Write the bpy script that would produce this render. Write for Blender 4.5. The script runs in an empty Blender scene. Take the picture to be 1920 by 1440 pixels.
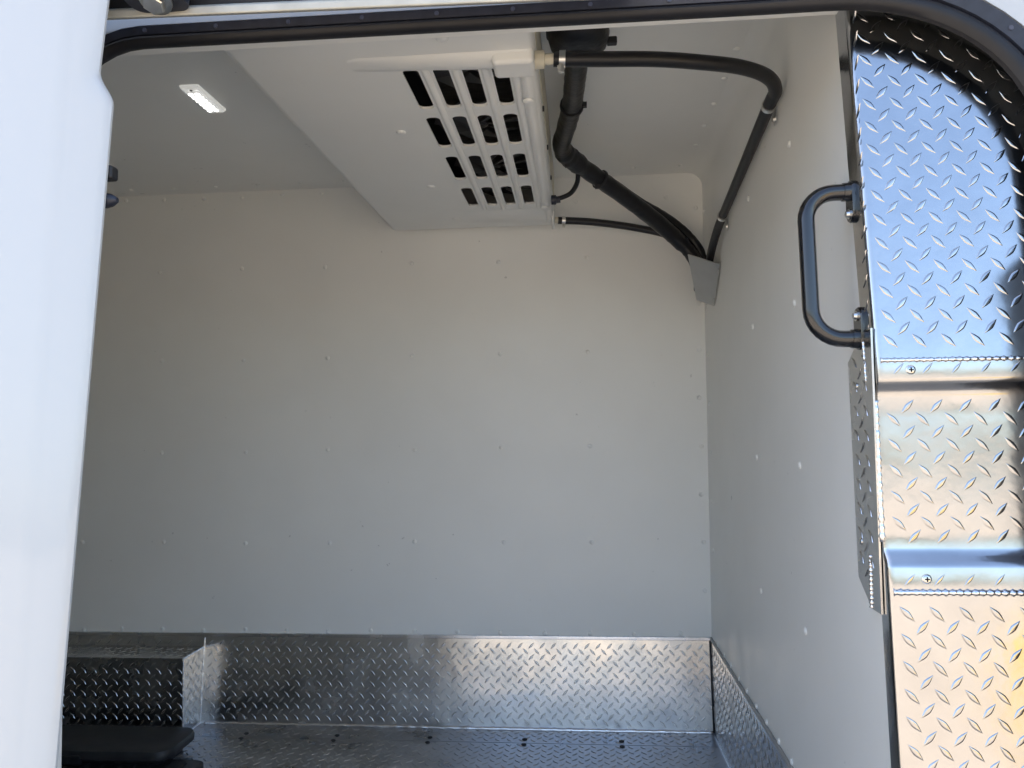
import bpy, bmesh, math, random
from mathutils import Vector, Matrix
from mathutils.geometry import tessellate_polygon
random.seed(7)
R = math.radians
S = bpy.context.scene
C = S.collection
OZ = 1.685            # height of the camera above the ground; all coordinates below are metres from the camera

# ------------------------------------------------------------------ camera
def cam_axes(y, p, r):
    fw = Vector((math.sin(y)*math.cos(p), math.cos(y)*math.cos(p), math.sin(p)))
    rt = Vector((math.cos(y), -math.sin(y), 0)); up = rt.cross(fw)
    return rt*math.cos(r)+up*math.sin(r), -rt*math.sin(r)+up*math.cos(r), fw
rt, up, fw = cam_axes(-.0857, .0545, -.0145)
cd = bpy.data.cameras.new('camera'); cam = bpy.data.objects.new('camera', cd); C.objects.link(cam)
cd.sensor_width = 36; cd.lens = 36*1442/1920; cd.clip_start = .02; cd.clip_end = 2000
cam.matrix_world = Matrix(((rt.x, up.x, -fw.x, 0), (rt.y, up.y, -fw.y, 0), (rt.z, up.z, -fw.z, OZ), (0, 0, 0, 1)))
S.camera = cam

# ------------------------------------------------------------------ sky, sun, exposure
SUN_EL, SUN_AZ = 48, -48          # the sun stands behind the van: azimuth from +Y towards +X
w = bpy.data.worlds.new('World'); S.world = w; w.use_nodes = True
nt = w.node_tree; bg = nt.nodes['Background']
sky = nt.nodes.new('ShaderNodeTexSky'); sky.sky_type = 'NISHITA'; sky.sun_disc = False
sky.sun_elevation = R(SUN_EL); sky.sun_rotation = R(SUN_AZ); sky.air_density = 1.0; sky.dust_density = 3.2
nt.links.new(sky.outputs[0], bg.inputs[0]); bg.inputs[1].default_value = .15
sd = bpy.data.lights.new('sun', 'SUN'); sd.energy = 4.0; sd.angle = R(.53); sd.color = (1, .95, .88)
sun = bpy.data.objects.new('sun', sd); C.objects.link(sun)
tosun = Vector((math.sin(R(SUN_AZ))*math.cos(R(SUN_EL)), math.cos(R(SUN_AZ))*math.cos(R(SUN_EL)), math.sin(R(SUN_EL))))
sun.rotation_euler = tosun.to_track_quat('Z', 'Y').to_euler(); sun.location = (0, 0, 20)
vs = S.view_settings; vs.view_transform = 'Standard'; vs.look = 'None'; vs.gamma = 1; vs.exposure = 1.78
vs.use_curve_mapping = False
S.render.engine = 'CYCLES'
S.cycles.max_bounces = 12; S.cycles.diffuse_bounces = 6; S.cycles.glossy_bounces = 6
S.cycles.sample_clamp_indirect = 8

# ------------------------------------------------------------------ materials
def mat(name, col, rough=.5, metal=0, coat=0, spec=.5, var=0, vscale=3, bump=0, bscale=200, rvar=0, emit=None, estr=0, speck=0, bump2=0, b2scale=5):
    m = bpy.data.materials.new(name); m.use_nodes = True
    t = m.node_tree; n = t.nodes; L = t.links; b = n['Principled BSDF']
    b.inputs['Base Color'].default_value = (*col, 1); b.inputs['Roughness'].default_value = rough
    b.inputs['Metallic'].default_value = metal; b.inputs['Coat Weight'].default_value = coat
    b.inputs['Coat Roughness'].default_value = .06; b.inputs['Specular IOR Level'].default_value = spec
    tc = n.new('ShaderNodeTexCoord')
    geo = n.new('ShaderNodeNewGeometry')
    def noise(sc, det=4):
        q = n.new('ShaderNodeTexNoise'); q.inputs['Scale'].default_value = sc; q.inputs['Detail'].default_value = det
        L.new(geo.outputs['Position'], q.inputs['Vector']); return q
    colsock = None
    if var:
        q = noise(vscale, 6); mr = n.new('ShaderNodeMapRange')
        mr.inputs[1].default_value = .3; mr.inputs[2].default_value = .7
        mr.inputs[3].default_value = 1-var; mr.inputs[4].default_value = 1+var
        L.new(q.outputs[0], mr.inputs[0])
        mx = n.new('ShaderNodeVectorMath'); mx.operation = 'SCALE'; mx.inputs[0].default_value = col
        L.new(mr.outputs[0], mx.inputs['Scale']); colsock = mx.outputs[0]
    if speck:
        q = noise(38, 2); cr = n.new('ShaderNodeMapRange')
        cr.inputs[1].default_value = .755; cr.inputs[2].default_value = .79; L.new(q.outputs[0], cr.inputs[0])
        mm = n.new('ShaderNodeMix'); mm.data_type = 'RGBA'; mm.inputs[7].default_value = (*[c*(1-speck) for c in col], 1)
        L.new(cr.outputs[0], mm.inputs[0])
        if colsock: L.new(colsock, mm.inputs[6])
        else: mm.inputs[6].default_value = (*col, 1)
        colsock = mm.outputs[2]
    if colsock: L.new(colsock, b.inputs['Base Color'])
    if rvar:
        q = noise(9, 5); mr = n.new('ShaderNodeMapRange')
        mr.inputs[1].default_value = .3; mr.inputs[2].default_value = .7
        mr.inputs[3].default_value = max(.02, rough-rvar); mr.inputs[4].default_value = rough+rvar
        L.new(q.outputs[0], mr.inputs[0]); L.new(mr.outputs[0], b.inputs['Roughness'])
    nrm = None
    for bs, sc in ((bump, bscale), (bump2, b2scale)):
        if bs:
            q = noise(sc, 2); bp = n.new('ShaderNodeBump'); bp.inputs['Strength'].default_value = 1
            bp.inputs['Distance'].default_value = bs; L.new(q.outputs[0], bp.inputs['Height'])
            if nrm: L.new(nrm, bp.inputs['Normal'])
            nrm = bp.outputs[0]
    if nrm: L.new(nrm, b.inputs['Normal'])
    if emit:
        b.inputs['Emission Color'].default_value = (*emit, 1); b.inputs['Emission Strength'].default_value = estr
    return m
M = dict(
    frp=mat('white_fibreglass_panel', (.87, .875, .845), .42, var=.03, vscale=2.2, bump=.00022, bscale=260, rvar=.08, speck=.25, bump2=.003, b2scale=1.6),
    tread=mat('tread_aluminium', (.56, .56, .565), .16, 1, var=.06, vscale=14, rvar=.06, bump=.0003, bscale=32, bump2=.0012, b2scale=7),
    tread_dull=mat('worn_tread_aluminium', (.62, .62, .62), .24, 1, var=.10, vscale=11, rvar=.08, bump=.0003, bscale=36, bump2=.002, b2scale=6),
    tread_floor=mat('scuffed_floor_aluminium', (.52, .52, .53), .34, 1, var=.16, vscale=9, rvar=.1, bump=.0001, bscale=300, bump2=.001, b2scale=6),
    alu=mat('mill_aluminium', (.78, .78, .79), .26, 1, rvar=.08, var=.05, vscale=30),
    weld=mat('weld_aluminium', (.86, .86, .88), .22, 1, bump=.0006, bscale=300),
    steel=mat('stainless_sheet', (.62, .60, .56), .38, 1, rvar=.06, var=.04, vscale=20),
    zinc=mat('zinc_steel', (.72, .71, .68), .3, 1, var=.1, vscale=60),
    paint=mat('white_car_paint', (.585, .605, .61), .35, 0, coat=.8, bump2=.0006, b2scale=3),
    unit=mat('white_moulded_plastic', (.83, .84, .82), .34, var=.02, vscale=4, bump=.00008, bscale=500, rvar=.06),
    rail=mat('cream_rail_paint', (.55, .54, .48), .4, var=.12, vscale=25),
    cream=mat('cream_plastic', (.66, .62, .50), .45),
    rubber=mat('black_rubber', (.018, .018, .021), .52, var=.3, vscale=40, bump=.0002, bscale=300),
    hose=mat('black_hose_rubber', (.008, .008, .010), .42, var=.25, vscale=30, bump=.00025, bscale=150),
    wrap=mat('black_tape_wrap', (.005, .005, .007), .40, var=.4, vscale=50, bump=.002, bscale=45),
    seal=mat('grey_seal_rubber', (.009, .009, .012), .5, var=.2, vscale=40),
    seal2=mat('door_seal_flange', (.026, .030, .046), .42, var=.2, vscale=60),
    jamb=mat('grey_jamb_trim', (.09, .09, .085), .55, var=.15, vscale=30),
    plug=mat('seal_plug', (.075, .08, .11), .5),
    powder=mat('black_powder_coat', (.006, .006, .008), .2, coat=.9, bump=.0001, bscale=500),
    plastic=mat('black_plastic', (.022, .022, .025), .5, var=.25, vscale=25, bump=.0003, bscale=250),
    dark=mat('dark_cavity', (.018, .018, .02), .7),
    fan=mat('fan_plastic', (.045, .045, .048), .4),
    coil=mat('condenser_fins', (.10, .10, .10), .5, .6),
    screw=mat('screw_steel', (.75, .75, .74), .22, 1),
    lens=mat('glowing_lens', (.8, .82, .8), .15, spec=.6, emit=(1, .99, .95), estr=.10),  # faint glow stands in for diode light spread through lens and bezel
    led=mat('led', (1, 1, 1), .4, emit=(1, .99, .95), estr=1.1),
    caulk=mat('grey_sealant', (.35, .35, .34), .5),
    yellow=mat('added_barrier_yellow', (.44, .29, .05), .6, var=.15, vscale=5),
    gravel=mat('pale_gravel', (.335, .285, .225), .9, var=.25, vscale=9, bump=.01, bscale=60),
)

# ------------------------------------------------------------------ builders
def V(*a): return Vector(a)
def link(name, me, m, parent=None, loc=None, smooth=False, angle=None):
    o = bpy.data.objects.new(name, me); C.objects.link(o)
    if m and not me.materials: me.materials.append(M[m])
    if smooth:
        for p in me.polygons: p.use_smooth = True
        if angle:
            try: me.set_sharp_from_angle(angle=R(angle))
            except Exception: pass
    if parent: o.parent = parent
    if loc is not None: o.location = loc
    return o
def thing(name, label, cat, base, group=None):
    o = bpy.data.objects.new(name, None); C.objects.link(o); o.empty_display_size = .05
    o.location = (base[0], base[1], base[2]+OZ); o['label'] = label; o['category'] = cat
    if group: o['group'] = group
    BASES[o.name] = Vector(base); return o
BASES = {}
def base_of(t):
    while t is not None:
        if t.name in BASES: return BASES[t.name]
        t = t.parent
    return Vector((0, 0, -OZ))
class MB:
    """collects faces (camera-relative metres) and links them as one mesh"""
    def __init__(s): s.v = []; s.f = []
    def add(s, vs, fs):
        k = len(s.v); s.v += [Vector(q) for q in vs]; s.f += [tuple(i+k for i in q) for q in fs]; return s
    def box(s, x0, x1, y0, y1, z0, z1):
        return s.add([(x0,y0,z0),(x1,y0,z0),(x1,y1,z0),(x0,y1,z0),(x0,y0,z1),(x1,y0,z1),(x1,y1,z1),(x0,y1,z1)],
                     [(0,3,2,1),(4,5,6,7),(0,1,5,4),(1,2,6,5),(2,3,7,6),(3,0,4,7)])
    def hexa(s, p):
        return s.add(p, [(0,3,2,1),(4,5,6,7),(0,1,5,4),(1,2,6,5),(2,3,7,6),(3,0,4,7)])
    def tube(s, pts, r, n=14, caps=True):
        pts = [Vector(p) for p in pts]; rs = r if isinstance(r, (list, tuple)) else [r]*len(pts)
        k = len(s.v); ref = None
        for i, p in enumerate(pts):
            t = (pts[min(i+1, len(pts)-1)]-pts[max(i-1, 0)]).normalized()
            if ref is None: ref = t.orthogonal().normalized()
            ref = (ref-t*ref.dot(t)).normalized(); b = t.cross(ref)
            for j in range(n):
                a = 2*math.pi*j/n; s.v.append(p+(ref*math.cos(a)+b*math.sin(a))*rs[i])
        for i in range(len(pts)-1):
            for j in range(n):
                s.f.append((k+i*n+j, k+i*n+(j+1)%n, k+(i+1)*n+(j+1)%n, k+(i+1)*n+j))
        if caps:
            s.f.append(tuple(k+j for j in reversed(range(n)))); q = k+(len(pts)-1)*n
            s.f.append(tuple(q+j for j in range(n)))
        return s
    def lathe(s, c, axis, prof, n=20):
        """prof: (distance along axis, radius)"""
        ax = Vector(axis).normalized(); a = ax.orthogonal().normalized(); b = ax.cross(a); c = Vector(c)
        k = len(s.v)
        for h, r in prof:
            for j in range(n):
                t = 2*math.pi*j/n; s.v.append(c+ax*h+(a*math.cos(t)+b*math.sin(t))*r)
        for i in range(len(prof)-1):
            for j in range(n):
                s.f.append((k+i*n+j, k+i*n+(j+1)%n, k+(i+1)*n+(j+1)%n, k+(i+1)*n+j))
        s.f.append(tuple(k+j for j in reversed(range(n)))); q = k+(len(prof)-1)*n
        s.f.append(tuple(q+j for j in range(n))); return s
    def loft(s, rows, closed=False, caps=False):
        k = len(s.v); n = len(rows[0])
        for r in rows: s.v += [Vector(p) for p in r]
        for i in range(len(rows)-1):
            for j in range(n if closed else n-1):
                s.f.append((k+i*n+j, k+i*n+(j+1)%n, k+(i+1)*n+(j+1)%n, k+(i+1)*n+j))
        if caps:
            s.f.append(tuple(k+j for j in reversed(range(n)))); q = k+(len(rows)-1)*n
            s.f.append(tuple(q+j for j in range(n)))
        return s
    def build(s, name, m, parent=None, smooth=False, angle=None, bevel=0, seg=2, solid=0, soff=-1, recalc=True):
        o = base_of(parent)
        me = bpy.data.meshes.new(name); me.from_pydata([tuple(q-o) for q in s.v], [], s.f); me.update()
        if recalc:
            bm = bmesh.new(); bm.from_mesh(me); bmesh.ops.recalc_face_normals(bm, faces=bm.faces); bm.to_mesh(me); bm.free()
        ob = link(name, me, m, parent, smooth=smooth, angle=angle)
        if solid:
            md = ob.modifiers.new('s', 'SOLIDIFY'); md.thickness = solid; md.offset = soff
        if bevel:
            md = ob.modifiers.new('b', 'BEVEL'); md.width = bevel; md.segments = seg; md.limit_method = 'ANGLE'; md.angle_limit = R(40)
            for p in me.polygons: p.use_smooth = True
            md.harden_normals = True
        return ob
def struct(o): o['kind'] = 'structure'; return o
def spline(pts, k=8):
    pts = [Vector(p) for p in pts]; out = []
    for i in range(len(pts)-1):
        p0 = pts[max(i-1, 0)]; p1 = pts[i]; p2 = pts[i+1]; p3 = pts[min(i+2, len(pts)-1)]
        for j in range(k):
            t = j/k
            out.append(.5*((2*p1)+(p2-p0)*t+(2*p0-5*p1+4*p2-p3)*t*t+(3*p1-p0-3*p2+p3)*t**3))
    out.append(pts[-1]); return out
def lug_pts(L, wd, h):
    sh = [(1, 0), (.72, .36), (.38, .76), (0, 1), (-.38, .76), (-.72, .36)]
    sh = sh+[(-x, -y) for x, y in sh]
    def ring(sl, sw, z): return [(sl*L*.5*x, sw*wd*.5*y, z) for x, y in sh]
    return [ring(1, 1, -.0003), ring(.84, .74, h*.7), ring(.66, .42, h)]
def lugs(mb, org, U, Vv, N, a0, a1, b0, b1, inside=None, pitch=.0405, L=.027, wd=.0088, h=.0017, pb=None):
    org = Vector(org); U = Vector(U).normalized(); Vv = Vector(Vv).normalized(); N = Vector(N).normalized(); pb = pb or pitch
    R3 = lug_pts(L, wd, h)
    i0, i1 = int(math.floor(a0/pitch*2)), int(math.ceil(a1/pitch*2)); j0, j1 = int(math.floor(b0/pb*2)), int(math.ceil(b1/pb*2))
    for i in range(i0, i1+1):
        for j in range(j0, j1+1):
            if (i+j) % 2: continue
            a = i*pitch/2; b = j*pb/2
            mg = L*.36
            if a < a0+mg or a > a1-mg or b < b0+mg or b > b1-mg: continue
            if inside and not inside(a, b): continue
            th = R(47) if i % 2 == 0 else R(-47)
            th += random.uniform(-.02, .02)
            c, s_ = math.cos(th), math.sin(th); k = len(mb.v)
            for ring in R3:
                for x, y, z in ring:
                    mb.v.append(org+U*(a+x*c-y*s_)+Vv*(b+x*s_+y*c)+N*z)
            for r in range(2):
                for q in range(12):
                    mb.f.append((k+r*12+q, k+r*12+(q+1)%12, k+(r+1)*12+(q+1)%12, k+(r+1)*12+q))
            mb.f.append(tuple(k+24+q for q in range(12)))
    return mb
def copies(name, me, m, parent, locs, rots=None):
    for i, l in enumerate(locs):
        o = bpy.data.objects.new(name, me); C.objects.link(o); o.parent = parent
        o.location = Vector(l)-base_of(parent)
        if rots: o.rotation_euler = rots[i] if isinstance(rots, list) else rots
def dome(r, h, n=12, name='rivet', m='frp', flange=.0):
    mb = MB(); mb.lathe((0, 0, 0), (0, 0, 1), [(-.001, r), (h*.35, r*.97), (h*.75, r*.72), (h, r*.25)], n)
    me = bpy.data.meshes.new(name); me.from_pydata([tuple(q) for q in mb.v], [], mb.f); me.update()
    for p in me.polygons: p.use_smooth = True
    me.materials.append(M[m]); return me

# ------------------------------------------------------------------ the big planes
FLOOR, CEIL, BULK, KICK = -1.065, .885, .45, -.753
LEAN = .04
def yfar(z): return 2.8-LEAN*(z+1.07)
gd = MB().add([(-300, -300, -OZ), (300, -300, -OZ), (300, 300, -OZ), (-300, 300, -OZ)], [(0, 1, 2, 3)]).build('ground', 'gravel'); struct(gd)

XL = -3.3
# far side wall lining, a leaning slab
far = MB().hexa([(XL, yfar(-1.2), -1.2), (BULK+.03, yfar(-1.2), -1.2), (BULK+.03, yfar(-1.2)+.05, -1.2), (XL, yfar(-1.2)+.05, -1.2),
                 (XL, yfar(.97), .97), (BULK+.03, yfar(.97), .97), (BULK+.03, yfar(.97)+.05, .97), (XL, yfar(.97)+.05, .97)]).build('wall_far', 'frp'); struct(far)
# ceiling lining
ceil = MB().box(XL, BULK-.045, 1.2, 2.9, CEIL, CEIL+.045).build('ceiling', 'frp'); struct(ceil)
# bulkhead lining with a coved top
prof = [(BULK, -1.2), (BULK, -.26), (BULK, -.22), (BULK, .12), (BULK, .16), (BULK, CEIL-.05)]
for k in range(1, 7):
    a = k/6*math.pi/2; prof.append((BULK-.05*(1-math.cos(a)), CEIL-.05+.05*math.sin(a)))
prof += [(BULK-.05, CEIL+.04), (BULK+.03, CEIL+.04), (BULK+.03, .16), (BULK+.03, .12), (BULK+.03, -.22), (BULK+.03, -.26), (BULK+.03, -1.2)]
def yfront(z): return (1.181+.117*z if z > .15 else 1.245+.02*z if z > -.225 else 1.191+.052*z)+.022
rows = [[(x, yfront(z), z) for x, z in prof], [(x, 2.86, z) for x, z in prof]]
bulk = MB().loft(rows, closed=True).build('wall_bulkhead', 'frp', smooth=True, angle=30); struct(bulk)
# near side lining left of the opening and the rear end
near = MB().box(XL, -.86, 1.19, 1.23, -1.1, .93).build('wall_near', 'frp'); struct(near)
rear = MB().box(XL-.05, XL, 1.1, 2.95, -1.2, 1.0).build('wall_rear', 'frp'); struct(rear)
# floor
fl = MB().box(XL, BULK+.03, 1.12, 2.85, FLOOR-.06, FLOOR-.004).build('floor', 'tread_floor'); struct(fl)
for y0, y1 in ((1.13, 2.638), (2.641, 2.797)):
    mb = MB().box(-2.6, BULK-.001, y0, y1, FLOOR-.004, FLOOR)
    lugs(mb, (-.6, 2.64, FLOOR), (1, 0, 0), (0, 1, 0), (0, 0, 1), -2.0, 1.04, y0-2.64, y1-2.64)
    mb.build('tread_plate', 'tread_floor', fl, smooth=True, angle=40, recalc=False)

# rivets of the lining
rv = dome(.0082, .0046)
fr = (R(90)+LEAN, 0, 0)
pts = []
for i in range(-2, 6):
    for j in range(4):
        pts.append((-1.5514+i*.3178, .595-j*.3369))
pts += [(.427, .76-.168*k) for k in range(9)]
pts += [(-2.03+.158*k, -.738) for k in range(16)]
pts += [(-1.84+.1525*k, .866) for k in range(9)] + [(.0+.16*k, .80) for k in range(3)]
copies('rivet', rv, None, far, [(x+random.uniform(-.004, .004), yfar(z), z+random.uniform(-.004, .004)) for x, z in pts], fr)
pts = [(y, .58-.3345*k) for y in (2.01, 1.625) for k in range(5) if .58-.3345*k > KICK+.02]
pts += [(2.66-.112*k, KICK+.012) for k in range(13)] + [(2.70, .74-.168*k) for k in range(8)]
copies('rivet', rv, None, bulk, [(BULK, y+random.uniform(-.004, .004), z) for y, z in pts], (0, R(-90), 0))
pts = [(-1.78+.16*k, 2.65) for k in range(8)] + [(.39, 1.66+.157*k) for k in range(6)] + [(.365-.16*k, 2.64) for k in range(3)]
copies('rivet', rv, None, ceil, [(x, y, CEIL) for x, y in pts], (R(180), 0, 0))
bolt = dome(.009, .004, name='bolt', m='plastic')
copies('bolt', bolt, None, fl, [(-1.183+.3265*k, 2.625, FLOOR+.001) for k in range(6)]+[(-1.183+.3265*k, 2.668, FLOOR+.001) for k in range(6)])

# ------------------------------------------------------------------ kick plates
XW = -1.395
t = thing('kick_plate', 'dull diamond tread kick plate along the foot of the long white wall', 'kick plate', (-.5, 2.79, FLOOR))
off = .005
TILT = .105
def pk(x, z, o=off): return (x, yfar(KICK)-o-TILT*(KICK-z) if z < KICK else yfar(z)-o, z)
mb = MB().hexa([pk(XW, FLOOR), pk(BULK-.008, FLOOR), pk(BULK-.008, FLOOR, 0), pk(XW, FLOOR, 0), pk(XW, KICK), pk(BULK-.008, KICK), pk(BULK-.008, KICK, 0), pk(XW, KICK, 0)])
lugs(mb, pk(-.5, -.9), (1, 0, 0), (0, TILT, 1), (0, -1, TILT), XW+.5, BULK+.49, FLOOR+.9, KICK+.9, pitch=.0395, L=.031, wd=.0085, h=.0014)
mb.build('tread_sheet', 'tread_dull', t, smooth=True, angle=40, recalc=False)
mb = MB().hexa([pk(-2.5, -.8), pk(XW-.001, -.8), pk(XW-.001, -.8, 0), pk(-2.5, -.8, 0), pk(-2.5, KICK), pk(XW-.001, KICK), pk(XW-.001, KICK, 0), pk(-2.5, KICK, 0)])
lugs(mb, pk(-.5, -.9), (1, 0, 0), (0, TILT, 1), (0, -1, TILT), -2.0, XW+.49, .1, KICK+.9, pitch=.0395, L=.031, wd=.0085, h=.0014)
mb.build('tread_strip', 'tread_dull', t, smooth=True, angle=40, recalc=False)
MB().hexa([pk(-2.5, KICK-.006, .010), pk(BULK-.006, KICK-.006, .010), pk(BULK-.006, KICK-.006, .003), pk(-2.5, KICK-.006, .003),
           pk(-2.5, KICK+.006, .010), pk(BULK-.006, KICK+.006, .010), pk(BULK-.006, KICK+.006, 0), pk(-2.5, KICK+.006, 0)]).build('edge_trim', 'alu', t, bevel=.002)
mb = MB(); n = 150
mb.tube([(XW+.02+(BULK-XW-.03)*i/n, pk(0, FLOOR)[1]-.002+random.uniform(-.0008, .0008), FLOOR+.004+random.uniform(-.0008, .0008)) for i in range(n+1)], [.006+random.uniform(-.001, .001) for i in range(n+1)], 8)
mb.build('weld_bead', 'weld', t, smooth=True)
t = thing('kick_plate', 'tread kick plate wedge along the foot of the bulkhead wall', 'kick plate', (BULK, 2.0, FLOOR))
mb = MB().box(BULK-.005, BULK, 1.25, 2.79, FLOOR, KICK)
lugs(mb, (BULK-.005, 2.0, -.9), (0, 1, 0), (0, 0, 1), (-1, 0, 0), -.74, .785, FLOOR+.9, KICK+.9, pitch=.0395, L=.031, wd=.0085, h=.0014)
mb.build('tread_sheet', 'tread_dull', t, smooth=True, angle=40, recalc=False)
MB().box(BULK-.008, BULK, 1.25, 2.785, KICK-.004, KICK+.006).build('edge_trim', 'caulk', t, bevel=.002)
MB().tube([(BULK-.007, 1.25, FLOOR+.003), (BULK-.007, 2.78, FLOOR+.003)], .005, 8).build('weld_bead', 'weld', t, smooth=True)
MB().tube([(BULK-.006, pk(0, FLOOR)[1]-.002, FLOOR), (BULK-.006, yfar(KICK)-.006, KICK)], .005, 8).build('corner_bead', 'plastic', t, smooth=True)

# ------------------------------------------------------------------ wheel arch box
t = thing('wheel_arch_cover', 'boxed diamond tread wheel arch cover below the strip of kick plate', 'wheel arch', (-1.9, 2.7, FLOOR))
YB = 2.63
mb = MB().box(-2.5, XW-.002, YB, YB+.004, FLOOR, -.80)
lugs(mb, (-1.9, YB, -.9), (1, 0, 0), (0, 0, 1), (0, -1, 0), -.6, XW+1.9, FLOOR+.9, .10, pitch=.0395, L=.031, wd=.0085, h=.0014)
mb.build('front_panel', 'tread_dull', t, smooth=True, angle=40, recalc=False)
mb = MB().box(-2.5, XW-.002, YB, 2.786, -.80, -.796)
lugs(mb, (-1.9, 2.7, -.796), (1, 0, 0), (0, 1, 0), (0, 0, 1), -.6, XW+1.9, -.07, .085, pitch=.0395, L=.031, wd=.0085, h=.0014)
mb.build('top_panel', 'tread_dull', t, smooth=True, angle=40, recalc=False)
mb = MB().box(XW-.002, XW+.002, YB+.001, 2.796, FLOOR, -.797)
lugs(mb, (XW+.002, 2.7, -.9), (0, 1, 0), (0, 0, 1), (1, 0, 0), -.07, .09, FLOOR+.9, .10, pitch=.0395, L=.031, wd=.0085, h=.0014)
mb.build('end_panel', 'tread_dull', t, smooth=True, angle=40, recalc=False)
mb = MB()
for p, q in (((XW, YB, FLOOR), (XW, YB, -.797)), ((XW+.003, 2.75, FLOOR), (XW+.003, 2.78, KICK-.01)), ((XW, YB, -.797), (XW, 2.785, -.797)), ((XW+.004, YB, FLOOR+.003), (XW+.004, 2.79, FLOOR+.003))):
    p = Vector(p); q = Vector(q); mb.tube([p.lerp(q, i/40) for i in range(41)], [.0035+random.uniform(-.0008, .0008) for i in range(41)], 8)
mb.build('weld_bead', 'weld', t, smooth=True)

# ------------------------------------------------------------------ black case on the floor
t = thing('storage_case', 'low black plastic case with rounded lid lying before the wheel arch box', 'case', (-1.6, 2.46, FLOOR))
def rrect(x0, x1, y0, y1, r, n=6):
    o = []
    for cx, cy, a0 in ((x1-r, y1-r, 0), (x0+r, y1-r, 90), (x0+r, y0+r, 180), (x1-r, y0+r, 270)):
        for k in range(n+1):
            a = R(a0+90*k/n); o.append((cx+r*math.cos(a), cy+r*math.sin(a)))
    return o
def stack(levels):
    """levels: (x0,x1,y0,y1,r,z)"""
    return [[(x, y, l[5]) for x, y in rrect(*l[:5])] for l in levels]
mb = MB().loft(stack([(-2.0, -1.335, 2.38, 2.54, .03, FLOOR), (-2.0, -1.33, 2.37, 2.55, .035, FLOOR+.032)]), True, True); mb.build('tray', 'plastic', t, smooth=True, angle=40)
mb = MB().loft(stack([(-2.02, -1.312, 2.36, 2.555, .05, FLOOR+.028), (-2.02, -1.298, 2.35, 2.565, .055, FLOOR+.036), (-2.02, -1.296, 2.35, 2.565, .055, FLOOR+.052),
                      (-2.02, -1.300, 2.355, 2.56, .052, FLOOR+.062), (-2.02, -1.325, 2.375, 2.54, .035, FLOOR+.069)]), True, True); lid = mb.build('lid', 'plastic', t, smooth=True, angle=40)
MB().box(-1.70, -1.58, 2.344, 2.36, FLOOR+.02, FLOOR+.05).build('latch', 'rubber', t, bevel=.004)
t = thing('rubber_mat', 'black rubber mat on the tread floor before the black case', 'mat', (-1.7, 2.0, FLOOR))
MB().loft(stack([(-2.3, -1.20, 1.5, 2.425, .04, FLOOR), (-2.3, -1.20, 1.5, 2.425, .04, FLOOR+.012), (-2.295, -1.205, 1.505, 2.42, .04, FLOOR+.015)]), True, True).build('sheet', 'rubber', t, smooth=True, angle=40)
mb = MB()
for k in range(20): mb.box(-2.26+k*.052, -2.24+k*.052, 1.54, 2.39, FLOOR+.0145, FLOOR+.0175)
mb.build('ribs', 'rubber', t)

# ------------------------------------------------------------------ ceiling evaporator unit
ZU = .70
t = thing('evaporator_unit', 'white ceiling refrigeration unit with a grille of sixteen dark slots', 'refrigeration unit', (-.36, 1.97, ZU))
UX0, UX1, UY0, UY1 = -.655, -.07, 1.264, 2.70
def ring(ins_l, ins_r, ins_n, ins_f, z, r=.03): return [(x, y, z) for x, y in rrect(UX0+ins_l, UX1-ins_r, UY0+ins_n, UY1-ins_f, r)]
lv = [ring(0, 0, 0, -.012, CEIL-.002, .02), ring(0, 0, 0, 0, ZU+.03, .02), ring(.004, .002, .004, .012, ZU+.012, .02), ring(.012, .005, .012, .03, ZU+.003, .02), ring(.026, .009, .026, .055, ZU, .02)]
mb = MB().loft(lv, True)
slots = []
CX = (-.318, -.2575, -.200, -.141); CY = (1.545, 1.78, 2.035, 2.30)
for cx in CX:
    for cy in CY: slots.append(rrect(cx-.016, cx+.016, cy-.094, cy+.094, .013, 5))
outer = [(p[0], p[1]) for p in lv[-1]]
polys = [[V(x, y, 0) for x, y in outer]]+[[V(x, y, 0) for x, y in s_] for s_ in slots]
flat = [p for q in polys for p in q]; tr = tessellate_polygon(polys)
mb.add([(p.x, p.y, ZU) for p in flat], [tuple(q) for q in tr])
for s_ in slots:      # slot walls, raked like louvres
    mb.loft([[(x, y, ZU) for x, y in s_], [(x-.0015, y, ZU+.006) for x, y in s_]], True)
ob = mb.build('housing', 'unit', t, smooth=True, angle=38, recalc=False)
bm = bmesh.new(); bm.from_mesh(ob.data); bmesh.ops.remove_doubles(bm, verts=bm.verts, dist=.0002)
bmesh.ops.recalc_face_normals(bm, faces=bm.faces); bm.to_mesh(ob.data); bm.free(); ob.data.set_sharp_from_angle(angle=R(38))
def bar_y(mb, x0, x1, y0, y1, z1, r=.004):
    pr = [(x0, ZU+.001), (x0+r*.4, z1+r*.5), (x0+r*1.3, z1), (x1-r*1.3, z1), (x1-r*.4, z1+r*.5), (x1, ZU+.001)]
    return mb.loft([[(x, y, ZU+.001+(z-ZU-.001)*k) for x, z in pr] for y, k in ((y0, .1), (y0+.006, .8), (y0+.012, 1), (y1-.012, 1), (y1-.006, .8), (y1, .1))], False)
def bar_x(mb, y0, y1, x0, x1, z1, r=.006):
    pr = [(y0, ZU+.001), (y0+r*.4, z1+r*.6), (y0+r*1.4, z1), (y1-r*1.4, z1), (y1-r*.4, z1+r*.6), (y1, ZU+.001)]
    return mb.loft([[(x, y, ZU+.001+(z-ZU-.001)*k) for y, z in pr] for x, k in ((x0, .08), (x0+.10, .55), (x0+.2, .9), (x0+.24, 1), (x1-.008, 1), (x1, .1))], False)
for cx in (-.2885, -.2288, -.1703, -.1135):
    bar_y(MB(), cx-.0085, cx+.0085, 1.45, 2.44, ZU-.0055, .005).build('louvre_rib', 'unit', t, smooth=True, angle=60)
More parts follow.
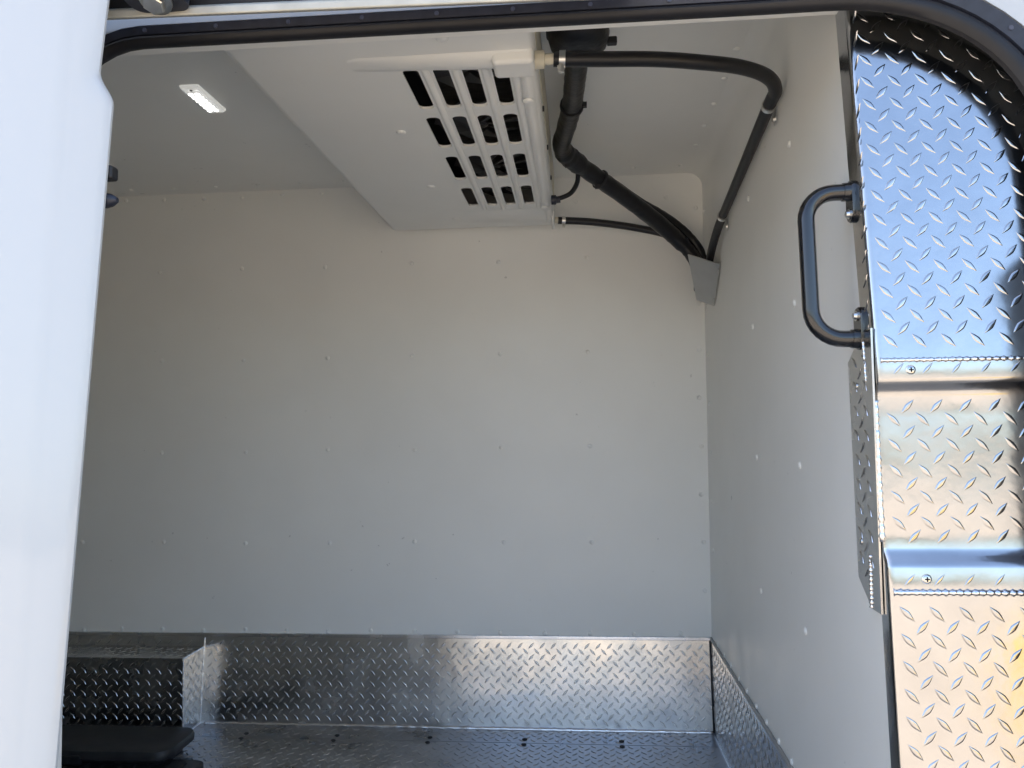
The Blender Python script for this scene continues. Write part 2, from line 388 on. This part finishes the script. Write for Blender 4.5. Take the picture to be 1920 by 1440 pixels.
bar_y(MB(), -.105, -.078, 1.47, 2.60, ZU-.010, .009).build('side_rib', 'unit', t, smooth=True, angle=60)
bar_x(MB(), 1.392, 1.452, -.43, -.076, ZU-.014, .012).build('end_rib', 'unit', t, smooth=True, angle=60)
bar_x(MB(), 2.43, 2.60, -.46, -.076, ZU-.008, .02).build('end_rib', 'unit', t, smooth=True, angle=60)
MB().box(-.150, -.071, 1.395, 1.462, ZU-.024, ZU+.01).build('drain_block', 'unit', t, bevel=.009, seg=3)
MB().box(-.078, -.069, 2.545, 2.66, ZU-.016, ZU+.02).build('drain_block', 'unit', t, bevel=.004, seg=3)
for (x, y) in ((-.232, 1.335), (-.407, 1.762), (-.416, 2.18), (-.40, 2.52), (-.094, 1.60), (-.094, 2.40)):
    mb = MB().lathe((x, y, ZU+(0 if x < -.1 else -.010)), (0, 0, -1), [(-.001, .0125), (.002, .0115), (.0045, .008), (.005, .003)], 16); mb.build('fastener_cap', 'unit', t, smooth=True)
# inside: dark plenum, fan wheels and coil
mb = MB().box(-.60, -.09, 1.28, 2.64, ZU+.135, ZU+.14); mb.box(-.60, -.595, 1.28, 2.64, ZU+.004, ZU+.14); mb.box(-.095, -.09, 1.28, 2.64, ZU+.004, ZU+.14); mb.build('plenum', 'dark', t)
for cy in (1.55, 1.86, 2.17, 2.36):
    mb = MB().lathe((-.235, cy, ZU+.045), (0, 0, 1), [(0, .018), (.004, .026), (.05, .026)], 16)
    for k in range(9):
        a = 2*math.pi*k/9; c, s_ = math.cos(a), math.sin(a)
        q = []
        for rr, tw, wd in ((.024, .5, .016), (.105, .25, .030)):
            for sg in (-1, 1): q.append((-.235+rr*c-sg*wd*s_, cy+rr*s_+sg*wd*c, ZU+.06+sg*tw*.03))
        mb.add(q, [(0, 1, 3, 2)])
    mb.build('fan', 'fan', t, solid=.002)
mb = MB()
for k in range(60): mb.box(-.345, -.125, 1.44+k*.017, 1.4415+k*.017, ZU+.10, ZU+.13)
mb.build('coil_fins', 'coil', t)
# drain spigot fitting
MB().lathe((-.071, 1.455, ZU+.008), (1, 0, 0), [(0, .017), (.018, .017), (.019, .011), (.05, .011)], 14).build('drain_spigot', 'cream', t, smooth=True, angle=40)
mb = MB().box(-.0695, -.068, 1.36, 2.6, ZU+.05, CEIL-.02); mb.build('side_seam', 'cream', t)
for k in range(5): MB().lathe((-.068, 1.5+k*.25, ZU+.035), (1, 0, 0), [(-.002, .007), (.002, .006)], 10).build('side_screw', 'plastic', t)

# ------------------------------------------------------------------ hoses
def clamp(mb, pts, i, r):
    d = (pts[i+1]-pts[i-1]).normalized()
    mb.lathe(pts[i]-d*.006, d, [(0, r+.0005), (0, r+.002), (.012, r+.002), (.012, r+.0005)], 18); return d
t = thing('drain_hose', 'black rubber drain hose bending from the ceiling unit down the bulkhead', 'hose', (.43, 1.7, .70))
hp = [(-.035, 1.455, .708), (.06, 1.458, .704), (.16, 1.472, .705), (.25, 1.497, .706), (.335, 1.53, .707), (.397, 1.578, .707), (.428, 1.635, .703), (.430, 1.70, .695), (.430, 1.95, .654), (.430, 2.26, .603), (.428, 2.36, .575), (.425, 2.45, .53), (.423, 2.52, .47)]
sp = spline(hp, 8)
MB().tube(sp, [.0145 if p.x < .40 else max(.0125, .0145-(p.y-1.6)*.004) for p in sp], 16).build('tube', 'hose', t, smooth=True, angle=60)
mb = MB(); clamp(mb, sp, 2, .0145); mb.lathe((-.028, 1.455, .692), (1, 0, 0), [(0, .004), (.014, .004)], 8); mb.lathe((-.021, 1.449, .692), (0, 0, -1), [(0, .006), (.014, .005)], 8); mb.build('hose_clamp', 'zinc', t, smooth=True, angle=40)
for i in (56, 72):
    mb = MB(); d = clamp(mb, sp, i, .014); p = sp[i]
    mb.add([p+V(.012, -.008, -.012), p+V(.012, .008, -.016), p+V(.012, .008, -.042), p+V(.012, -.008, -.038)], [(0, 1, 2, 3)])
    mb.lathe(p+V(.013, 0, -.031), (-1, 0, 0), [(0, .006), (.006, .0055)], 8)
    mb.build('p_clip', 'zinc', t, smooth=True, angle=40, solid=.0012)
t = thing('drain_hose', 'thin black hose running from the unit\'s far corner to the corner bracket', 'hose', (.2, 2.65, .65))
sp = spline([(-.058, 2.62, .705), (.05, 2.635, .70), (.18, 2.65, .683), (.30, 2.655, .655), (.375, 2.64, .615), (.41, 2.615, .55), (.418, 2.60, .48)], 8)
MB().tube(sp, .0125, 14).build('tube', 'hose', t, smooth=True, angle=60)
mb = MB(); clamp(mb, sp, 2, .0125); mb.lathe(sp[2]+V(0, -.004, -.012), (0, 0, -1), [(0, .006), (.012, .005)], 8); mb.build('hose_clamp', 'zinc', t, smooth=True, angle=40)
MB().lathe((-.072, 2.619, .706), (1, .05, 0), [(0, .011), (.03, .009)], 12).build('spigot', 'cream', t, smooth=True, angle=40)

t = thing('refrigerant_line', 'thick taped black line bundle running under the ceiling to the corner bracket', 'pipe', (.01, 1.64, .885))
mb = MB().loft(stack([(-.055, .085, 1.50, 1.70, .03, CEIL), (-.055, .075, 1.52, 1.69, .03, CEIL-.028)]), True, True); mb.build('boot_flange', 'rubber', t, smooth=True, angle=40)
mb = MB().loft(stack([(-.050, .078, 1.57, 1.705, .06, CEIL-.012), (-.053, .083, 1.567, 1.71, .065, CEIL-.035), (-.046, .076, 1.575, 1.705, .06, CEIL-.06), (-.02, .05, 1.60, 1.69, .034, CEIL-.072)]), True, True); mb.build('boot', 'wrap', t, smooth=True, angle=50)
MB().box(.078, .100, 1.655, 1.672, CEIL-.05, CEIL-.034).build('cable_tie', 'rubber', t, bevel=.003)
sp = spline([(.012, 1.66, .822), (.008, 1.76, .818), (-.002, 1.93, .815), (-.022, 2.09, .812), (-.034, 2.17, .808), (-.028, 2.225, .802), (.0, 2.275, .792), (.06, 2.34, .767), (.15, 2.42, .725), (.25, 2.50, .67), (.33, 2.555, .615), (.385, 2.575, .56), (.41, 2.58, .50), (.412, 2.58, .44)], 8)
MB().tube(sp, [(.026 if i < 40 else .030 if i < 52 else .026 if i < 84 else .022)*(1+random.uniform(-.035, .035)) for i in range(len(sp))], 16).build('taped_bundle', 'wrap', t, smooth=True)
sp2 = spline([(.10, 2.40, .772), (.20, 2.485, .725), (.30, 2.56, .685), (.375, 2.60, .635), (.422, 2.61, .565), (.43, 2.61, .46)], 8)
MB().tube(sp2, [.016+random.uniform(-.0008, .0008) for i in sp2], 12).build('suction_pipe', 'wrap', t, smooth=True)
for i in (16, 46, 58):
    p = sp[i]; d = (sp[i+1]-sp[i-1]).normalized()
    mb = MB().lathe(p-d*.003, d, [(0, .027), (0, .031), (.007, .031), (.007, .027)], 16)
    q = p+(V(.030, 0, 0) if i == 16 else V(-.01, -.012, -.026)); mb.box(q.x-.006, q.x+.008, q.y-.006, q.y+.006, q.z-.006, q.z+.006)
    mb.build('cable_tie', 'rubber', t, smooth=True, angle=40)
t = thing('sensor_cable', 'short curved black cable plugged into the unit\'s side below the taped lines', 'cable', (-.06, 2.33, .70))
sp = spline([(.012, 2.30, .775), (.010, 2.33, .745), (-.008, 2.36, .722), (-.035, 2.375, .712), (-.062, 2.38, .708)], 6)
MB().tube(sp, .0075, 10).build('cable', 'hose', t, smooth=True)
MB().lathe((-.072, 2.38, .706), (1, 0, 0), [(0, .015), (.014, .015), (.016, .011), (.028, .010)], 12).build('gland', 'seal2', t, smooth=True, angle=40)

# corner bracket covering the lines
t = thing('corner_bracket', 'tapered stainless bracket in the corner where black hoses pass down', 'bracket', (.43, 2.6, .38))
a, b, c, d = V(.358, 2.47, .539), V(.447, 2.414, .493), V(.447, 2.545, .383), V(.398, 2.576, .4085)
n_ = (b-a).cross(d-a).normalized()*.0018
MB().hexa([a-n_, b-n_, c-n_, d-n_, a+n_, b+n_, c+n_, d+n_]).build('plate', 'steel', t)
n2 = V(-.0015, 0, 0); e = V(0, -.022, .006)
MB().hexa([b, b+e, c+e, c, b+n2, b+e+n2, c+e+n2, c+n2]).build('flange', 'steel', t)
for f_ in (.18, .9):
    p = b.lerp(c, f_)+e*.5; MB().lathe(p+n2, (-1, 0, 0), [(0, .0075), (.003, .006), (.004, .002)], 12).build('screw', 'screw', t, smooth=True)

# ------------------------------------------------------------------ ceiling light
t = thing('ceiling_light', 'small lit LED panel light with self-lit bezel on the ceiling', 'light', (-.98, 1.93, CEIL))
lx0, lx1, ly0, ly1 = -1.006, -.954, 1.848, 2.008
mb = MB().loft(stack([(lx0, lx1, ly0, ly1, .006, CEIL), (lx0, lx1, ly0, ly1, .006, CEIL-.004), (lx0+.004, lx1-.004, ly0+.004, ly1-.004, .005, CEIL-.009), (lx0+.008, lx1-.008, ly0+.008, ly1-.008, .004, CEIL-.009)]), True, True); mb  .build('bezel', 'lens', t, smooth=True, angle=30)  # bezel glow is painted in through the lens material
mb = MB().loft(stack([(lx0+.009, lx1-.009, ly0+.020, ly1-.020, .004, CEIL-.0085), (lx0+.010, lx1-.010, ly0+.024, ly1-.024, .004, CEIL-.012)]), True, True); mb.build('lens', 'lens', t, smooth=True, angle=40)
for i in range(2):
    for j in range(6):
        MB().lathe((-.980+(i-.5)*.018, 1.878+j*.0205, CEIL-.0122), (0, 0, -1), [(0, .0066), (.002, .006), (.0032, .003)], 12).build('diode', 'led', t, smooth=True)
for y in (ly0+.014, ly1-.014): MB().lathe((-.980, y, CEIL-.0085), (0, 0, -1), [(0, .004), (.002, .0035)], 10).build('screw', 'plastic', t)

# ------------------------------------------------------------------ diamond plate cover of the front pillar
t = thing('pillar_cover', 'shiny diamond tread cover over the pillar, with recessed latch pocket', 'pillar cover', (.55, 1.2, FLOOR))
XE = .90; PX = BULK-.004; rr = .010
def yup(z): return 1.181+.117*z
def ylo(z): return 1.191+.052*z
def fold(yf, z, w, r=rr):
    """flange end, round fold and face at height z"""
    o = [(PX, yf+w, z), (PX, yf+r, z)]
    for k in range(1, 6):
        a = k/6*math.pi/2; o.append((PX+r-r*math.cos(a), yf+r-r*math.sin(a), z))
    return o+[(PX+r, yf, z), (XE, yf, z)]
def section(name, zs, yf, w, lugz):
    mb = MB(); mb.loft([fold(yf(z), z, w) for z in zs])
    sl = yf(1)-yf(0)
    lugs(mb, (PX+.002, yf(lugz[0]), lugz[0]), (1, 0, 0), (0, sl, 1), (0, -1, sl), -.002, .40, 0, (lugz[1]-lugz[0])*math.sqrt(1+sl*sl), pitch=.0415, pb=.0385, L=.0315, wd=.0095, h=.0010)
    lugs(mb, (PX, yf(lugz[0])+.03, lugz[0]), (0, -1, 0), (0, 0, 1), (-1, 0, 0), -w+.03, .022, 0, lugz[1]-lugz[0], pitch=.0415, pb=.0385, L=.026, wd=.007, h=.0015)
    return mb
ZT, ZT1, ZB, ZB1 = .085, .058, -.208, -.248      # weld, recess top, recess bottom, weld
section('upper', [.095+i*.06 for i in range(13)], yup, .048, (.10, .80)).build('upper_sheet', 'tread', t, smooth=True, angle=50, recalc=False)
section('lower', [-.252-i*.06 for i in range(14)], ylo, .034, (-1.03, -.256)).build('lower_sheet', 'tread', t, smooth=True, angle=50, recalc=False)
# recessed pocket: strip, sloped fold, recessed face, fold, strip
RD = .014
zz = [(.095, 0), (.063, 0), (.058, .0015), (.053, .005), (.047, .0095), (.041, .0128), (.034, RD)]
zz += [(.028-i*.024, RD) for i in range(1, 9)]
zz += [(-.188, RD), (-.194, .0128), (-.200, .009), (-.206, .0045), (-.211, .0012), (-.216, 0), (-.252, 0)]
mb = MB()
def ymid(z): return yup(z) if z > .06 else (ylo(z) if z < -.2 else ylo(-.2)+(yup(.06)-ylo(-.2))*(z+.2)/.26)
mb.loft([fold(ymid(z)+d, z, .045 if d < .01 else .03, .010) for z, d in zz])
q_ = (ymid(.028)-ymid(-.172))/.2
lugs(mb, (PX+.004, ymid(-.172)+RD+.0002, -.172), (1, 0, 0), (0, q_, 1), (0, -1, q_), .004, .40, -.018, .214, pitch=.0415, pb=.0385, L=.0315, wd=.0095, h=.0010)
for z0 in (.076, -.232): lugs(mb, (PX+.03, ymid(z0), z0), (1, 0, 0), (0, .08, 1), (0, -1, .08), -.01, .40, -.017, .017, pitch=.0415, pb=.0385, L=.026, wd=.006, h=.0007)
mb.build('pocket_sheet', 'tread', t, smooth=True, angle=50, recalc=False)
# wide flange plate beside the pocket
fp = [(1.198, .140), (1.232, .140), (1.300, .095), (1.289, -.248), (1.237, -.287), (1.200, -.287)]
mb = MB(); k = len(fp)
mb.add([(PX-.0015, y, z) for y, z in fp]+[(PX-.0045, y, z) for y, z in fp], [tuple(range(k)), tuple(range(2*k-1, k-1, -1))]+[(i, (i+1)%k, k+(i+1)%k, k+i) for i in range(k)])
lugs(mb, (PX-.0045, 1.25, -.08), (0, -1, 0), (0, 0, 1), (-1, 0, 0), -.045, .045, -.18, .185, pitch=.0415, pb=.0385, L=.026, wd=.007, h=.0015, inside=lambda a, b: True)
mb.build('flange_plate', 'tread_dull', t, smooth=True, angle=40)
def bead(p, q, r, n, name='weld_bead', dim=.35):
    p = Vector(p); q = Vector(q); mb = MB()
    pts = [p.lerp(q, i/n) for i in range(n+1)]
    mb.tube(pts, [r*(1+(dim if i % 3 == 0 else -.05)+random.uniform(-.12, .12)) for i in range(n+1)], 8); mb.build(name, 'weld', t, smooth=True)
bead((PX+.006, yup(.088), .090), (XE, yup(.088), .088), .0032, 130)
bead((PX+.006, ylo(-.25), -.250), (XE, ylo(-.25), -.250), .0042, 130)
bead((PX-.004, 1.237, -.285), (PX-.004, 1.235, -.205), .003, 34, dim=.6)
bead((PX-.004, 1.232, .135), (PX-.004, 1.225, .06), .0022, 30)
bead((PX+.001, ymid(.03)+RD+.004, .03), (PX+.001, ymid(-.17)+RD+.004, -.18), .004, 50)
for (x, z) in ((.494, .075), (.4995, -.231)):
    y = ymid(z); mb = MB().lathe((x, y, z), (0, -1, .06), [(-.001, .0075), (.0012, .0068), (.0022, .0045), (.0024, .002)], 18); sc = mb.build('screw', 'screw', t, smooth=True, angle=50)
    mb = MB()
    for dx, dz in ((.0035, .0009), (.0009, .0035)): mb.box(x-dx, x+dx, y-.0030, y-.0015, z-dz, z+dz)
    o = mb.build('cross_slot', 'dark', sc)
for (y, z) in ((1.265, .055), (1.27, -.19)):
    MB().lathe((PX-.0045, y, z), (-1, 0, 0), [(0, .006), (.002, .005)], 12).build('rivet', 'screw', t, smooth=True)

# ------------------------------------------------------------------ grab handle
t = thing('grab_handle', 'curved black tubular grab handle bolted to the tread flange', 'grab handle', (BULK, 1.25, .11))
hx = PX-.003
def yh(z): return 1.252+.06*(z-.25)
path = [(hx, yh(.367), .367), (.425, yh(.367), .367)]
for k in range(0, 9):
    a = k/8*math.pi/2; path.append((.415-.045*math.sin(a), yh(.34), .367-.045+.045*math.cos(a)))
for k in range(0, 9):
    a = k/8*math.pi/2; path.append((.370+.048*(1-math.cos(a)), yh(.16), .129+.048-.048*math.sin(a)))
path += [(.428, yh(.129), .129), (hx, yh(.129), .129)]
path = [V(p[0], yh(p[2]), p[2]) for p in path]
MB().tube(path, .0132, 18).build('tube', 'powder', t, smooth=True, angle=60)
for zc, sgn in ((.367, -1), (.129, 1)):
    y = yh(zc); zl, zh = sorted((zc-sgn*.018, zc+sgn*.050))
    pr = rrect(y-.017, y+.017, zl, zh, .0165, 6)
    MB().loft([[(hx+.003, a, b) for a, b in pr], [(hx-.002, a, b) for a, b in pr], [(hx-.004, y+(a-y)*.9, zc+(b-zc)*.96) for a, b in pr]], True, True).build('foot_plate', 'powder', t, smooth=True, angle=40)
    MB().tube([(hx-.003, y, zc), (hx-.014, y, zc)], [.0155, .0148], 16).build('collar', 'powder', t, smooth=True, angle=40)
    MB().lathe((hx-.003, y, zc+sgn*.036), (-1, 0, 0), [(0, .0085), (.003, .0085), (.003, .006), (.007, .005), (.008, .002)], 12).build('bolt', 'screw', t, smooth=True, angle=40)

# ------------------------------------------------------------------ the opening: seal, body, header
KS = 1.195/1.15
def ysl(z): return 1.195-.07*(.639-z)
path = []      # (x, z, inward normal) from bottom left up, over the head and down the right
for k in range(12): path.append((-.81, -1.0+k*.12, V(1, 0)))
for k in range(0, 9):
    a = R(180-90*k/8); path.append((-.69+.12*math.cos(a), .497+.12*math.sin(a), V(-math.cos(a), -math.sin(a))))
for k in range(1, 12):
    x = -.69+(.38+.69)*k/12; path.append((x, .617-.004*k/12, V(0, -1)))
EA, EB = .287, .245
for k in range(0, 17):
    a = R(90-90*k/16); n2 = V(math.cos(a)/EA, math.sin(a)/EB).normalized()
    path.append((.38+EA*math.cos(a)**.92 if k < 16 else .38+EA, .613-EB+EB*math.sin(a)**.92 if k < 16 else .613-EB, -n2))
for k in range(1, 12): path.append((.667-.016*min(1, k/3), .368-.125*k, V(-1, 0)))
path = [(x*KS, z*KS if z > 0 else z, n) for x, z, n in path]
def sc(x, z): return 1.04+.75*max(0, min(1, (x-.31)/.22))
def sweep(prof, name, m, par, **kw):
    rows = []
    for x, z, n in path:
        s_ = sc(x, z); rows.append([(x-n.x*d*s_, ysl(z)+y, z-n.y*d*s_) for d, y in prof])
    return MB().loft(rows, closed=True, caps=True).build(name, m, par, smooth=True, angle=35, **kw)
t = thing('door_seal', 'black rubber weatherstrip around the sliding door opening', 'seal', (-.1, 1.15, -1.0))
sweep([(0, .006), (.001, -.001), (.005, -.007), (.010, -.009), (.014, -.007), (.0165, -.002), (.0165, .012), (.008, .014), (.002, .012)], 'bulb', 'seal', t)
sweep([(.012, .014), (.026, .030), (.034, .030), (.034, .014)], 'jamb', 'jamb', t)
sweep([(.0175, .0), (.0185, -.004), (.030, -.008), (.0315, -.004), (.0315, .02), (.0175, .02)], 'flange', 'seal2', t)
acc = 0; last = None; pl = []
for x, z, n in path:
    if last is not None:
        seg = math.hypot(x-last[0], z-last[1]); 
        while acc+seg >= .123:
            f_ = (.123-acc)/seg; last = (last[0]+(x-last[0])*f_, last[1]+(z-last[1])*f_); seg = math.hypot(x-last[0], z-last[1]); acc = 0
            pl.append((last[0], last[1], n))
        acc += seg
    last = (x, z)
pm = MB().lathe((0, 0, 0), (0, -1, 0), [(-.001, .0042), (.001, .0036)], 12)
pme = bpy.data.meshes.new('plug'); pme.from_pydata([tuple(q) for q in pm.v], [], pm.f); pme.materials.append(M['plug'])
copies('plug', pme, None, t, [(x-n.x*.0245*sc(x, z), ysl(z)-.0062, z-n.y*.0245*sc(x, z)) for x, z, n in pl])

# header trim inside the seal
hd = MB().box(-.87, BULK-.02, 1.232, 1.258, .6605, .95).build('header_trim', 'frp'); hd['label'] = 'white lining edge along the head of the door opening'; hd['category'] = 'trim'

# van body
t = thing('van_body', 'white van side panel curving round the top of the door opening', 'van', (-.5, 2.0, -1.2))
hole = [(x-n.x*.0335*sc(x, z), z-n.y*.0335*sc(x, z)) for x, z, n in path]
hole = [(hole[0][0], -1.12)]+hole+[(hole[-1][0], -1.12)]
nn = [path[0][2]]+[n for x, z, n in path]+[path[-1][2]]
ring_o = [(max(XL-.1, min(2.2, x-n.x*9)), max(-1.35, min(.98, z-n.y*9))) for (x, z), n in zip(hole, nn)]
mid_o = [(x-n.x*.05, min(.97, z-n.y*.05)) for (x, z), n in zip(hole, nn)]
mb = MB().loft([[(x, ysl(z)-.006, z) for x, z in q] for q in (hole, mid_o, ring_o)])
mb.box(XL-.1, 2.2, ysl(-1.12)-.01, ysl(-1.12)+.02, -1.35, -1.115)
mb.build('side_panel', 'paint', t, solid=.02, soff=-1)
MB().box(XL-.1, 2.2, 1.0, 2.98, .98, 1.04).build('roof', 'paint', t, bevel=.02)
MB().box(XL-.1, 2.2, 2.90, 2.98, -1.35, .98).build('far_side_panel', 'paint', t)
MB().box(XL-.1, XL-.06, 1.1, 2.9, -1.35, .98).build('rear_panel', 'paint', t)
MB().box(XL-.1, 2.2, 1.12, 2.9, -1.35, -1.22).build('underbody', 'dark', t)
MB().box(2.14, 2.2, 1.1, 2.9, -1.35, .98).build('cab_panel', 'paint', t)
MB().box(.695, .72, 1.06, 1.16, -1.1, .27).build('jamb_reflection_strip', 'seal', t, bevel=.006)  # unseen strip at the jamb, added for its dark band mirrored in the pocket

# door track above the opening
t = thing('door_track', 'pale door track channel above the black weatherstrip', 'track', (-.6, 1.09, .65))
MB().hexa([(-1.3, 1.085, .642), (.10, 1.085, .613), (.10, 1.125, .633), (-1.3, 1.125, .662), (-1.3, 1.085, .655), (.10, 1.085, .627), (.10, 1.125, .655), (-1.3, 1.125, .685)]).build('lower_rail', 'rail', t, bevel=.004)
MB().hexa([(-1.3, 1.10, .655), (.1, 1.10, .638), (.1, 1.13, .648), (-1.3, 1.13, .665), (-1.3, 1.09, .72), (.1, 1.09, .70), (.1, 1.135, .70), (-1.3, 1.135, .72)]).build('upper_channel', 'dark', t)
t = thing('door_roller', 'black roller bracket with large hex bolt beside the open door', 'roller', (-.61, 1.05, .62))
MB().loft(stack([(-.655, -.568, 1.03, 1.085, .02, .634), (-.66, -.56, 1.02, 1.09, .02, .70)]), True, True).build('bracket', 'seal2', t, smooth=True, angle=40)
MB().lathe((-.609, 1.052, .636), (0, -.45, -.89), [(0, .024), (.004, .024), (.005, .020)], 24).build('washer', 'zinc', t, smooth=True, angle=40)
MB().lathe((-.609, 1.050, .633), (0, -.45, -.89), [(0, .0165), (.012, .0165), (.014, .0145)], 6).build('hex_bolt', 'zinc', t)
MB().tube(spline([(-.585, 1.04, .68), (-.575, 1.03, .640), (-.555, 1.028, .632), (-.538, 1.03, .640), (-.530, 1.04, .68)], 6), .006, 10).build('cable_loop', 'seal2', t, smooth=True)

# ------------------------------------------------------------------ sliding door, slid back
t = thing('sliding_door', 'glossy white sliding door pushed back beside the opening', 'door', (-1.2, .95, -1.15))
def yd(z): return 1.0+.074*(z-.5)
def xe(z):
    if z > .515: return -.673+.06*(z-.515)
    if z > .462:
        f_ = (.515-z)/.053; f_ = f_*f_*(3-2*f_); return -.673+.023*f_
    return -.650-.024*(.462-z)
zs = [-1.15+i*.1 for i in range(16)]+[.40, .44]+[.462+i*.0066 for i in range(9)]+[.54, .60, .68, .75]
rows = []
for z in zs:
    e = xe(z); y = yd(z)
    lip = max(0, min(1, (.51-z)/.045))
    rows.append([(x, y+d, z) for x, d in ((-1.95, 0), (-1.4, -.003), (-.95, -.002), (-.79, 0), (-.730, .0008), (-.715, .0016), (-.710, .0030), (-.703, .0040), (-.697, .0050), (-.690, .0065), (e-.010, .0095), (e-.004, .0125), (e, .017), (e, .021), (e-.006, .025), (e-.030, .027), (e-.034, .060), (-1.95, .065))])
MB().loft(rows, closed=True, caps=True).build('door_shell', 'paint', t, smooth=True, angle=40)
MB().box(-.70, -.648, 1.012, 1.03, .356, .376).build('bumper', 'rubber', t, bevel=.004, seg=3)
MB().lathe((-.70, 1.02, .327), (1, 0, 0), [(0, .012), (.040, .011), (.048, .009), (.056, .004)], 12).build('guide_pin', 'seal2', t, smooth=True, angle=50)

# ------------------------------------------------------------------ made-up yellow barrier, added out of view to tint the tread plate reflections
t = thing('added_reflection_barrier', 'invented yellow barrier behind the camera, added for its reflection in the lower tread plate', 'barrier', (4.0, -3.6, -OZ))
pr = [(-.28, 0), (-.28, .07), (-.13, .26), (-.09, .60), (-.06, .63), (.06, .63), (.09, .60), (.13, .26), (.28, .07), (.28, 0)]
MB().loft([[(x, -3.6+y, -OZ+z) for y, z in pr] for x in (2.6, 5.6)], True, True).build('wall_block', 'yellow', t, bevel=.012)
for x in (3.3, 5.0): MB().loft([[(x+a, -3.6+y, -OZ+z) for y, z in ((-.305, .005), (-.305, .07), (.305, .07), (.305, .005))] for a in (-.2, .2)], True, True).build('fork_slot', 'dark', t)
